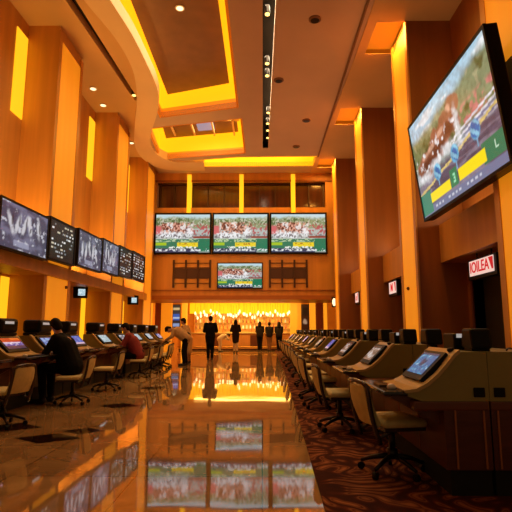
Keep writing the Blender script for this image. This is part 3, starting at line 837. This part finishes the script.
# black monitors and ticket printers on top of the banks
def make_monitor(post=0):
    o = empty('black_monitor')
    MB().prism([(-.115, .02 + post), (.115, .02 + post), (.085, .175 + post), (-.085, .175 + post)], 'x', -.10, .06).build('monitor_shell', M['black'], o, bevel=.02)
    MB().box(-.09, .05, -.07, .07, 0, .03).build('stand', M['black'], o)
    if post: MB().box(-.05, .02, -.05, .05, .03, .03 + post).build('post', M['black'], o)
    return o
def make_printer():
    o = empty('ticket_printer')
    MB().box(-.12, .12, -.12, .12, 0, .135, bev=.012).build('printer_body', M['black'], o)
    MB().box(-.10, .10, -.134, -.128, .10, .132).build('white_label', M['label'], o)
    MB().box(-.07, .07, -.14, -.128, .03, .07).build('ticket_slot', M['metal'], o)
    return o
pm, pp, pq = make_monitor(), make_printer(), make_monitor(.36)
HZ = 1.025 + .012
for i in range(11):
    y = RY0 + i * PR
    o = copy_tree(pm); o.location = (RXC + .03, y + .18, HZ)
    tag(o, 'black tapered monitor on the %s olive hood of the carpet bank' % ORD[i], 'monitor', 'black monitors on the carpet bank')
    o = copy_tree(pq); o.location = (RXC + .03, y + 1.2, .665 + .012)
    tag(o, 'black tapered monitor on a post just beyond the %s hood of the carpet bank' % ORD[i], 'monitor', 'black monitors on posts of the carpet bank')
    o = copy_tree(pp); o.location = (RXC + .02, y + .47, HZ)
    tag(o, 'black ticket printer with white strip on the %s olive hood of the carpet bank' % ORD[i], 'printer', 'ticket printers on the carpet bank')
def make_hood_unit():
    o = empty('odds_display_box')
    MB().box(-.16, .16, -.26, .26, .05, .27, bev=.05).build('display_shell', M['black'], o)
    MB().box(.155, .163, -.16, .10, .185, .225).build('display_strip', M['label'], o)
    MB().box(-.12, .12, -.30, .30, 0, .055, bev=.015).build('stand_plate', M['black'], o)
    return o
pu = make_hood_unit()
for i in range(NL):
    y = LYS[i]
    o = copy_tree(pu); o.location = (LXC + .12, y + .46, 1.106)
    tag(o, 'black rounded display box on the %s olive hood of the marble bank' % ORD[i], 'display', 'display boxes on the marble bank')
for p in (pm, pp, pu, pq):
    for ch in p.children_recursive: bpy.data.objects.remove(ch)
    bpy.data.objects.remove(p)

# ------------------------------------------------------------------ chairs
def make_chair():
    """faces local +Y; origin on the floor under the seat"""
    o = empty('swivel_chair')
    m = MB().box(-.235, .235, -.16, .22, .40, .465, bev=.03); st = m.build('seat', M['beige'], o, smooth=True)
    MB().box(-.215, .215, -.15, .20, .375, .405).build('seat_pan', M['darkwood'], st)
    # back pad: slightly curved slab leaning back
    def slab(w0, w1, z0, z1, th, yo, nseg=8):
        b = MB(); rows = []
        for i in range(nseg + 1):
            t = i / nseg; z = z0 + (z1 - z0) * t; y = -.165 - .085 * t - .02 * math.sin(PI * t) + yo
            w = w0 + (w1 - w0) * t
            if t > .85: w *= 1 - (t - .85) * .9
            row = []
            for k in range(7):
                u = -1 + k / 3
                row.append((u * w, y - .035 * (1 - u * u), z))
            rows.append(row)
        fr = [[b.bm.verts.new((x, y, z)) for x, y, z in r] for r in rows]
        bk = [[b.bm.verts.new((x, y - th, z)) for x, y, z in r] for r in rows]
        for i in range(nseg):
            for k in range(6):
                b.bm.faces.new((fr[i][k], fr[i][k + 1], fr[i + 1][k + 1], fr[i + 1][k]))
                b.bm.faces.new((bk[i][k], bk[i + 1][k], bk[i + 1][k + 1], bk[i][k + 1]))
            b.bm.faces.new((fr[i][0], fr[i + 1][0], bk[i + 1][0], bk[i][0])); b.bm.faces.new((fr[i][6], bk[i][6], bk[i + 1][6], fr[i + 1][6]))
        for k in range(6):
            b.bm.faces.new((fr[0][k], bk[0][k], bk[0][k + 1], fr[0][k + 1])); b.bm.faces.new((fr[-1][k], fr[-1][k + 1], bk[-1][k + 1], bk[-1][k]))
        return b
    bk = slab(.19, .175, .42, .73, .05, 0).build('backrest', M['beige'], o, smooth=False)
    # dark frame round the back
    pts = []
    for t in [i / 8 for i in range(9)]:
        pts.append((-.21 - .0 + .018 * t, -.19 - .09 * t - .02 * math.sin(PI * t), .28 + .45 * t))
    top = [(-.15, -.300, .755), (0, -.315, .768), (.15, -.300, .755)]
    path = pts + top + [(-x, y, z) for x, y, z in pts[::-1]]
    MB().tube(path, .019, 8).build('back_frame', M['darkwood'], bk, smooth=True)
    for q in (-1, 1): MB().tube([(q * .205, -.19, .33), (q * .2, -.08, .38)], .015, 8).build('frame_link', M['darkwood'], bk, smooth=True)
    MB().lathe([(.045, .12), (.045, .2), (.028, .2), (.028, .38), (.06, .385)], n=14).build('stem', M['metal'], o, smooth=True)
    for k in range(5):
        a = 2 * PI * k / 5 + .3
        c, s_ = math.cos(a), math.sin(a)
        l = MB().tube([(0.03 * c, .03 * s_, .14), (.16 * c, .16 * s_, .115), (.27 * c, .27 * s_, .075)], [.024, .02, .015], 8).build('leg', M['metal'], o, smooth=True)
        MB().lathe([(.012, -.015), (.03, -.015), (.03, .015), (.012, .015)], n=12, mtx=Matrix.Translation((.27 * c, .27 * s_, .03)) @ Matrix.Rotation(a, 4, 'Z') @ Matrix.Rotation(PI / 2, 4, 'X')).build('caster', M['black'], l)
    return o
pc = make_chair()
rch = [(1.10, 4.28, -1.40), (.94, 6.05, -1.5), (.90, 7.75, -1.45), (.90, 8.75, -1.55), (.95, 10.6, -1.5), (1.0, 12.6, -1.6), (1.0, 14.3, -1.5), (1.0, 16.0, -1.55), (1.0, 17.8, -1.5), (1.0, 19.6, -1.6)]
for i, (x, y, r) in enumerate(rch):
    o = copy_tree(pc); o.location = (x, y, .012); o.rotation_euler.z = r
    tag(o, 'beige swivel chair with dark frame, %s from the near end of the carpet bank' % ORD[i], 'chair', 'chairs along the carpet bank')
lch = [(-3.28, 6.25, 1.35), (-3.12, 8.10, 1.65), (-3.12, 9.85, 1.6), (-3.12, 12.5, 1.6), (-3.12, 13.75, 1.55), (-3.12, 15.0, 1.6), (-3.22, 15.98, 1.6)]
for i, (x, y, r) in enumerate(lch):
    o = copy_tree(pc); o.location = (x, y, 0); o.rotation_euler.z = r
    tag(o, 'beige swivel chair with dark frame, %s from the near end of the marble bank' % ORD[i], 'chair', 'chairs along the marble bank')
for ch in pc.children_recursive: bpy.data.objects.remove(ch)
bpy.data.objects.remove(pc)

# ------------------------------------------------------------------ people
def person(label, loc, rz, J, top, trousers, hair, cloth_top, cloth_leg, group=None, long_coat=0, bulk=1.0, long_hair=0, skirt=None, vox=.014, leg_skin=False):
    """J: joints in metres, facing local +Y. Body is one surface; clothing and hair are children"""
    V = lambda k: Vector(J[k])
    o = empty('person', loc, rz, label=label, cat='person', group=group)
    neck, head = V('neck'), V('head')
    up = (head - neck).normalized()
    fwd = Vector(J.get('look', (0, 1, 0))).normalized(); side = fwd.cross(up).normalized(); fwd = up.cross(side).normalized()
    R = Matrix((side, fwd, up)).transposed()
    b = MB()
    b.ball(head, (.078, .096, .118), R)                              # skull
    b.ball(head + R @ Vector((0, .035, -.055)), (.058, .062, .066), R)      # jaw
    b.ball(head + R @ Vector((0, .102, -.012)), (.013, .022, .022), R, 6)     # nose
    b.ball(head + R @ Vector((0, .088, -.058)), (.026, .014, .009), R, 6)     # lips
    for q in (-1, 1):
        b.ball(head + R @ Vector((q * .08, -.005, -.012)), (.012, .022, .032), R, 6)   # ears
        b.ball(head + R @ Vector((q * .030, .086, .028)), (.022, .016, .010), R, 6)    # brows
    b.capsule(neck - up * .05, head - up * .06, .058, .052)
    pel, chest = V('pelvis'), V('chest')
    b.capsule(pel, (pel + chest) / 2, .13 * bulk, .12 * bulk); b.capsule((pel + chest) / 2, chest, .12 * bulk, .135 * bulk)
    b.capsule(chest, neck, .12 * bulk, .06)
    for q in ('l', 'r'):
        sh, el, wr = V('sh_' + q), V('el_' + q), V('wr_' + q)
        b.capsule(chest + (neck - chest) * .55, sh, .07, .056)
        b.capsule(sh, el, .052, .040); b.capsule(el, wr, .040, .027)
        hip, kn, an = V('hip_' + q), V('kn_' + q), V('an_' + q)
        b.capsule(pel, hip, .11 * bulk, .095 * bulk); b.capsule(hip, kn, .088, .057); b.capsule(kn, an, .056, .036)
        toe = Vector(J.get('toe_' + q, an + Vector((0, .17, -.05))))
        b.capsule(an - Vector((0, .03, .03)), toe, .036, .028)
        # hand: palm, four unequal curled fingers and a side thumb
        d = (wr - el).normalized(); s2 = d.cross(Vector((0, 0, 1)))
        if s2.length < .2: s2 = d.cross(Vector((0, 1, 0)))
        s2.normalize(); n2 = s2.cross(d).normalized()
        if n2.z > 0 and abs(d.z) < .8: n2 = -n2
        Rh = Matrix((s2, d, n2)).transposed()
        pm_ = wr + d * .05
        b.ball(pm_, (.040, .052, .017), Rh, 8)
        for k, (u, l) in enumerate(((-.028, .062), (-.0095, .072), (.0095, .068), (.027, .054))):
            p0 = pm_ + s2 * u + d * .042; p1 = p0 + d * l * .55 + n2 * .006; p2 = p1 + d * l * .38 + n2 * .020
            b.capsule(p0, p1, .0095, .0088, 8); b.capsule(p1, p2, .0088, .0075, 8)
        tsg = -1 if q == 'l' else 1
        t0 = pm_ + s2 * .032 * tsg - d * .022; t1 = t0 + s2 * .026 * tsg + d * .026; t2 = t1 + s2 * .006 * tsg + d * .030 + n2 * .008
        b.capsule(t0, t1, .013, .011, 8); b.capsule(t1, t2, .011, .009, 8)
    body = b.build('body', M['skin'], o, smooth=True)
    r = body.modifiers.new('join', 'REMESH'); r.mode = 'VOXEL'; r.voxel_size = min(vox, .0105); r.use_smooth_shade = True
    s = body.modifiers.new('relax', 'SMOOTH'); s.iterations = 2; s.factor = .4
    def garment(name, m, fill, v=.018):
        g = MB(); fill(g); ob = g.build(name, m, o, smooth=True)
        r = ob.modifiers.new('join', 'REMESH'); r.mode = 'VOXEL'; r.voxel_size = v; r.use_smooth_shade = True
        s = ob.modifiers.new('relax', 'SMOOTH'); s.iterations = 5; s.factor = .5
        return ob
    def topf(g):
        e = .03
        mid = (pel + chest) / 2
        ax = (V('sh_r') - V('sh_l')).normalized() * .055
        for q in (-1, 1):
            g.capsule(pel + ax * q, mid + ax * q * .9, .125 * bulk + e * .6, .115 * bulk + e); g.capsule(mid + ax * q * .9, chest + ax * q * 1.1, .115 * bulk + e, .115 * bulk + e)
        g.capsule(chest, neck - (neck - chest) * .12, .12 * bulk + e, .075)
        for q in ('l', 'r'):
            sh, el, wr = V('sh_' + q), V('el_' + q), V('wr_' + q)
            g.capsule(chest + (neck - chest) * .55, sh, .085, .076); g.capsule(sh, el, .074, .060); g.capsule(el, el + (wr - el) * .93, .060, .045)
        if long_coat:
            lo = pel - Vector((0, 0, long_coat))
            for q in (-1, 1): g.capsule(pel + ax * q, lo + ax * q * .8, .125 * bulk + e, .13 * bulk)
    garment(top, cloth_top, topf)
    if skirt is None:
        def legf(g):
            ax = (V('hip_r') - V('hip_l')).normalized() * .03
            for q in (-1, 1): g.capsule(pel + ax * q + Vector((0, 0, .04)), pel + ax * q, .13 * bulk, .135 * bulk)
            for q in ('l', 'r'):
                hip, kn, an = V('hip_' + q), V('kn_' + q), V('an_' + q)
                g.capsule(pel, hip, .12 * bulk, .108 * bulk); g.capsule(hip, kn, .104, .076); g.capsule(kn, an + (kn - an).normalized() * .03, .076, .060)
        garment(trousers, cloth_leg, legf)
    for q in ('l', 'r'):
        an = V('an_' + q); toe = Vector(J.get('toe_' + q, an + Vector((0, .17, -.05))))
        g = MB(); g.capsule(an - Vector((0, .02, .035)), toe, .047, .038); g.capsule(an - Vector((0, .02, .035)), an + Vector((0, 0, .02)), .047, .045)
        sh = g.build('shoe', M['shoe'], o, smooth=True)
        r = sh.modifiers.new('join', 'REMESH'); r.mode = 'VOXEL'; r.voxel_size = .012; r.use_smooth_shade = True
    def hairf(g):
        g.ball(head + R @ Vector((0, -.018, .022)), (.090, .098, .112), R)
        g.ball(head + R @ Vector((0, .045, .085)), (.07, .05, .04), R)
        g.ball(head + R @ Vector((0, -.05, -.04)), (.078, .055, .07), R)
        if long_hair:
            p = head + R @ Vector((0, -.06, .0))
            g.capsule(p, p - Vector((0, .02, 0)) - up * long_hair, .085, .075); 
            for q in (-1, 1): g.capsule(p + R @ Vector((q * .055, .03, 0)), p + R @ Vector((q * .065, .03, 0)) - up * long_hair * .9, .05, .045)
    garment(hair, M['hair'], hairf, .014)
    e = MB()
    for q in (-1, 1): e.ball(head + R @ Vector((q * .030, .088, .012)), (.013, .009, .007), R, 6)
    e.build('eye', M['white'], o, smooth=True)
    return o
def standing(h=1.75, arms='down', spread=.09, stride=.0, lean=0.0):
    k = h / 1.75
    J = dict(pelvis=(0, 0, .95), chest=(0, .02 + lean * .35, 1.28), neck=(0, .01 + lean * .5, 1.47), head=(0, .04 + lean * .6, 1.635),
             sh_l=(-.19, 0 + lean * .45, 1.42), sh_r=(.19, 0 + lean * .45, 1.42), hip_l=(-.095, 0, .92), hip_r=(.095, 0, .92),
             kn_l=(-spread - .01, .02 + stride * .5, .50), kn_r=(spread + .01, .02 - stride * .3, .50), an_l=(-spread, -.02 + stride, .085), an_r=(spread, -.02 - stride, .085))
    if arms == 'down':
        J.update(el_l=(-.25, -.02, 1.13), el_r=(.25, -.02, 1.13), wr_l=(-.25, .06, .89), wr_r=(.25, .06, .89))
    elif arms == 'front':
        J.update(el_l=(-.26, .04, 1.14), el_r=(.26, .04, 1.14), wr_l=(-.12, .27, 1.12), wr_r=(.12, .27, 1.12))
    elif arms == 'bar':
        J.update(el_l=(-.21, .14, 1.14), el_r=(.21, .14, 1.14), wr_l=(-.12, .38, 1.12), wr_r=(.12, .38, 1.12))
    return {a: tuple(c * k for c in p) for a, p in J.items()}
def seated(seat=.50, reach=.42, zr=.80, lean=.10, look=(0, 1, -.25)):
    z = seat + .09
    J = dict(pelvis=(0, 0, z), chest=(0, .05 + lean, z + .34), neck=(0, .07 + lean * 1.7, z + .53), head=(0, .13 + lean * 1.9, z + .685),
             sh_l=(-.19, .05 + lean * 1.6, z + .48), sh_r=(.19, .05 + lean * 1.6, z + .48), hip_l=(-.10, .04, z - .01), hip_r=(.10, .04, z - .01),
             kn_l=(-.14, .44, z - .02), kn_r=(.14, .44, z - .02), an_l=(-.13, .40, .085), an_r=(.13, .40, .085),
             el_l=(-.27, .22 + lean, z + .24), el_r=(.27, .22 + lean, z + .24), wr_l=(-.17, reach, zr), wr_r=(.17, reach, zr), look=look)
    return J
def bending(face=1):
    J = dict(pelvis=(0, -.06, .93), chest=(0, .22, 1.14), neck=(0, .40, 1.22), head=(0, .55, 1.22),
             sh_l=(-.19, .34, 1.19), sh_r=(.19, .34, 1.19), hip_l=(-.095, -.05, .90), hip_r=(.095, -.05, .90),
             kn_l=(-.11, .02, .49), kn_r=(.11, -.02, .49), an_l=(-.10, -.02, .085), an_r=(.10, -.08, .085),
             el_l=(-.25, .42, .98), el_r=(.25, .42, .98), wr_l=(-.18, .62, .86), wr_r=(.18, .62, .86), look=(0, .5, -.8))
    return J
QL = PI / 2     # facing -X
person('person in black clothes seated at a terminal on the marble side, back to the aisle', (-3.19, 8.18, 0), QL - .1, seated(.50, .40, .84, .10, (.7, 1, -.15)), 'jacket', 'trousers', 'hair', M['cloth_black'], M['cloth_black'], bulk=1.25)
person('person in a dark red top seated at a terminal on the marble side', (-3.17, 12.5, 0), QL, seated(.48, .42, .82, .12), 'sweater', 'trousers', 'hair', M['cloth_red'], M['cloth_black'], bulk=1.12)
person('person in a tan top and dark trousers leaning over a terminal', (-2.68, 16.75, 0), QL + .1, bending(), 'shirt', 'trousers', 'hair', M['cloth_tan'], M['cloth_black'], bulk=1.35)
person('person in a long tan coat standing behind the leaning person in tan', (-2.70, 17.75, 0), QL - .3, standing(1.62, 'front', lean=.3), 'coat', 'trousers', 'hair', M['cloth_tan'], M['cloth_brown'], long_coat=.45)
person('person in black standing alone on the marble with back turned', (-2.07, 19.45, 0), 0.0, standing(1.76, 'front', .075), 'jacket', 'trousers', 'hair', M['cloth_black'], M['cloth_black'], bulk=1.05, long_coat=.25)
person('person with a long dark coat and pale legs standing before the bar counter', (-1.43, 26.3, 0), .2, standing(1.76, 'front', .06, stride=.1), 'coat', 'trousers', 'long_hair', M['cloth_dark'], M['cloth_pale'], long_coat=.35, long_hair=.35)
person('person in black standing at the bar, the closest to the long-coated one', (-.13, 27.8, 0), 0, standing(1.68, 'bar', .07), 'jacket', 'trousers', 'hair', M['cloth_dark'], M['cloth_black'], long_hair=.15)
person('person in black at the bar, middle one of the three dark figures', (.42, 28.12, 0), -.1, standing(1.64, 'bar', .06), 'jacket', 'trousers', 'hair', M['cloth_dark'], M['cloth_brown'])
person('person in black at the bar, nearest to the carpet side', (.97, 27.85, 0), .05, standing(1.66, 'bar', .07), 'jacket', 'trousers', 'hair', M['cloth_dark'], M['cloth_black'], long_hair=.2)
person('person in a pale top bending low in front of the bar counter', (-2.35, 27.4, 0), -1.2, {k: ((v[0], v[1] * .8, v[2] * .74) if k != 'look' else v) for k, v in bending().items()}, 'shirt', 'trousers', 'hair', M['cloth_pale'], M['cloth_pale'])

# ------------------------------------------------------------------ bar beyond the bridge
BY = 33.0
struct(MB().box(-7, 5.5, BY, BY + .3, 0, 3.6).build('wall_back', M['bar_wood']))
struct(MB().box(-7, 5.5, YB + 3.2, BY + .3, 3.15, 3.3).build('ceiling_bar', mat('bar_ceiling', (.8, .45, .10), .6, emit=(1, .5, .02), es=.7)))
struct(MB().box(-4.9, 2.6, BY - .35, BY, 2.30, 3.15).build('trim_30', M['cove']))
struct(MB().box(-4.9, 2.6, YB + 3.25, BY - .4, 3.1, 3.15).build('trim_31', M['cove']))
# side pillars and panels at the mouth of the bar
for k, (a, b, m) in enumerate(((147.5, 152, 'strip'), (155.5, 161.5, 'redp'), (161.5, 172, 'lit2'), (182, 187, 'strip'), (290, 297, 'strip'), (297, 301, 'lit2'), (309.5, 315, 'strip'), (315.5, 322.5, 'redp'), (323.5, 326.5, 'strip'))):
    mm = {'strip': M['lit_bar'], 'redp': mat('red_brown_panel', (.25, .05, .012), .45), 'lit2': M['lit']}[m]
    sca = 480 / 28.5
    struct(MB().box((a - 262) / sca, (b - 262) / sca, 28.5, 28.75, 0, 3.15).build('trim_%d' % (32 + k), mm))
for a, b, lab, key, P in ((172.5, 180.5, 'tall lit poster with blue and white bands beside the bar mouth', 'poster', None), (301, 309, 'tall dark framed poster on the carpet side of the bar mouth', 'poster2', None)):
    sca = 480 / 28.3
    x0, x1 = (a - 262) / sca, (b - 262) / sca
    o = empty('wall_poster', (x0, 28.35, 1.2), label=lab, cat='poster')
    P = Pic(16, 32, (70, 60, 50) if key == 'poster' else (60, 22, 10)); n = fbm(16, 32, 2, 8, 5)
    if key == 'poster':
        for v0, v1, c in ((.80, .9, (235, 200, 140)), (.66, .74, (60, 60, 66)), (.38, .64, (60, 100, 190)), (.44, .50, (200, 215, 240)), (.28, .36, (40, 40, 50)), (.1, .25, (150, 170, 215))): P.rect(.05, .95, v0, v1, c)
    else:
        P.ell(.5, .32, .35, .10, (190, 150, 120), .5, 0, n); P.rect(.1, .9, .55, .9, (36, 12, 6))
    MB().box(0, x1 - x0, .02, .15, 0, 1.5).build('poster_frame', M['mull'], o)
    picture(key, P, (round(x1 - x0 - .06, 3), 1.42), o, Matrix.Translation((.03, .01, .04)), M['screen_dim'])
# counter
ctr = empty('bar_counter', (-5.0, 28.85, 0), label='long amber wood bar counter across the far opening', cat='counter')
MB().box(0, 7.6, 0, .55, .1, .98).build('counter_front', M['bar_wood'], ctr)
MB().box(-.05, 7.65, -.08, .62, .98, 1.04, bev=.012).build('counter_top', M['tan'], ctr)
MB().box(.05, 7.55, .05, .5, 0, .1).build('kick_board', M['redwood'], ctr)
for k in range(9):
    MB().box(.10 + k * .84, .80 + k * .84, -.025, .0, .2, .9, bev=.008).build('front_panel', M['bar_wood'] if k % 3 != 2 else M['redwood2'], ctr)
MB().tube([(0, -.16, .22), (7.6, -.16, .22)], .022).build('foot_rail', mat('brass_rail', (.6, .35, .08), .25, .9), ctr)
# lit back shelf
bb = empty('back_bar_shelf', (-4.6, BY - .36, 0), label='lit back bar shelving with glowing panel behind the bottles', cat='shelf')
MB().box(0, 6.9, .22, .26, .9, 2.30).build('glow_panel', mat('bar_back_glow', (.7, .4, .1), .5, emit=(1, .40, .05), es=.30, var=.6, vscale=2.5), bb)
MB().box(0, 6.9, -.1, .26, 0, .9).build('lower_cabinet', M['bar_wood'], bb)
for z in (1.25, 1.65, 2.05): MB().box(0, 6.9, -.02, .22, z, z + .03).build('shelf_board', M['tan'], bb)
for k in range(8): MB().box(k * .97, k * .97 + .06, -.02, .22, .9, 2.30).build('upright', M['bar_wood'], bb)
bcol = [(.75, .35, .05), (.30, .06, .02), (.85, .62, .35), (.20, .10, .03), (.9, .75, .55), (.5, .12, .04)]
bm_ = [mat('bottle_glass_%d' % i, c, .15, emit=c, es=.35) for i, c in enumerate(bcol)]
rr = random.Random(4)
bot0 = {}
for zi, z in enumerate((1.28, 1.68, 2.08)):
    for k in range(26):
        mi = rr.randrange(6)
        if mi not in bot0:
            bot0[mi] = MB().lathe([(.04, 0), (.045, .02), (.045, .17), (.016, .22), (.015, .28), (.018, .285)], n=10).build('bottle', bm_[mi], smooth=True)
            o = bot0[mi]
        else:
            o = bot0[mi].copy(); COL.objects.link(o)
        o.location = (-4.6 + .16 + k * .262 + rr.uniform(-.02, .02), BY - .27, z); o.scale = (1.15, 1.15, rr.uniform(.95, 1.15))
        tag(o, 'bottle standing on the %s shelf of the lit back bar' % ('lower', 'middle', 'upper')[zi], 'bottle', 'bottles on the %s bar shelf' % ('lower', 'middle', 'upper')[zi])
# hanging crystal lamps over the counter
cl0 = None
for k in range(44):
    x = -4.4 + k * .15 + rr.uniform(-.05, .05); z = 2.14 + rr.uniform(-.20, .24); y = 31.2 + rr.uniform(-.9, .9)
    o = empty('pendant_lamp', (x, y, z), label='small bright pendant lamp hanging over the bar', cat='pendant lamp', group='pendant lamps over the bar')
    if cl0 is None:
        a = MB().lathe([(.02, .12), (.05, .06), (.06, .0), (.045, -.06), (.012, -.10)], n=12).build('lamp_glass', M['bulb'], o, smooth=True)
        c = MB().tube([(0, 0, .11), (0, 0, .72)], .006, 6).build('cord', M['metal'], o); cl0 = (a, c)
    else:
        for q in cl0: d = q.copy(); COL.objects.link(d); d.parent = o

# ------------------------------------------------------------------ light
WARM = (1, .72, .40)
area((-2.4, 12, 10.38), 2.4, 8, 230, WARM)
area((-2.6, 20.4, 10.5), 2.6, 2.4, 160, (1, .55, .15))
area((.24, 12, 9.94), .3, 14, 180, (1, .82, .54))
area((-1.2, 30, 3.05), 6, 3, 420, (1, .55, .12))
area((-1.0, 23.2, 10.4), 6, .9, 160, (1, .5, .06))
area((-1.2, 27.2, 2.74), 7, .5, 230, (1, .55, .14), (.5, 0, 0))  # added fill below the bridge beam, brightens the counter front
# unseen up-facing fill added on soffit boxes and ledge beam for the ceiling
for y0, y1 in bays[:3]:
    area((XR((y0 + y1) / 2) + .8, (y0 + y1) / 2, 3.9), .3, 3.0, 40, (1, .66, .34), (PI, -.45, 0))
for y in (10.6, 16.0, 21.2):
    area((-6.1, y, 3.0), .3, 2.6, 110, (1, .56, .16), (PI, .25, 0))
area((-2, 25.9, 3.4 + 6), 6, .3, 40, (1, .5, .1), (PI, 0, 0))
wd = bpy.data.worlds.new('world'); S.world = wd; wd.use_nodes = True
wd.node_tree.nodes['Background'].inputs['Color'].default_value = (.30, .21, .11, 1)
wd.node_tree.nodes['Background'].inputs['Strength'].default_value = .42
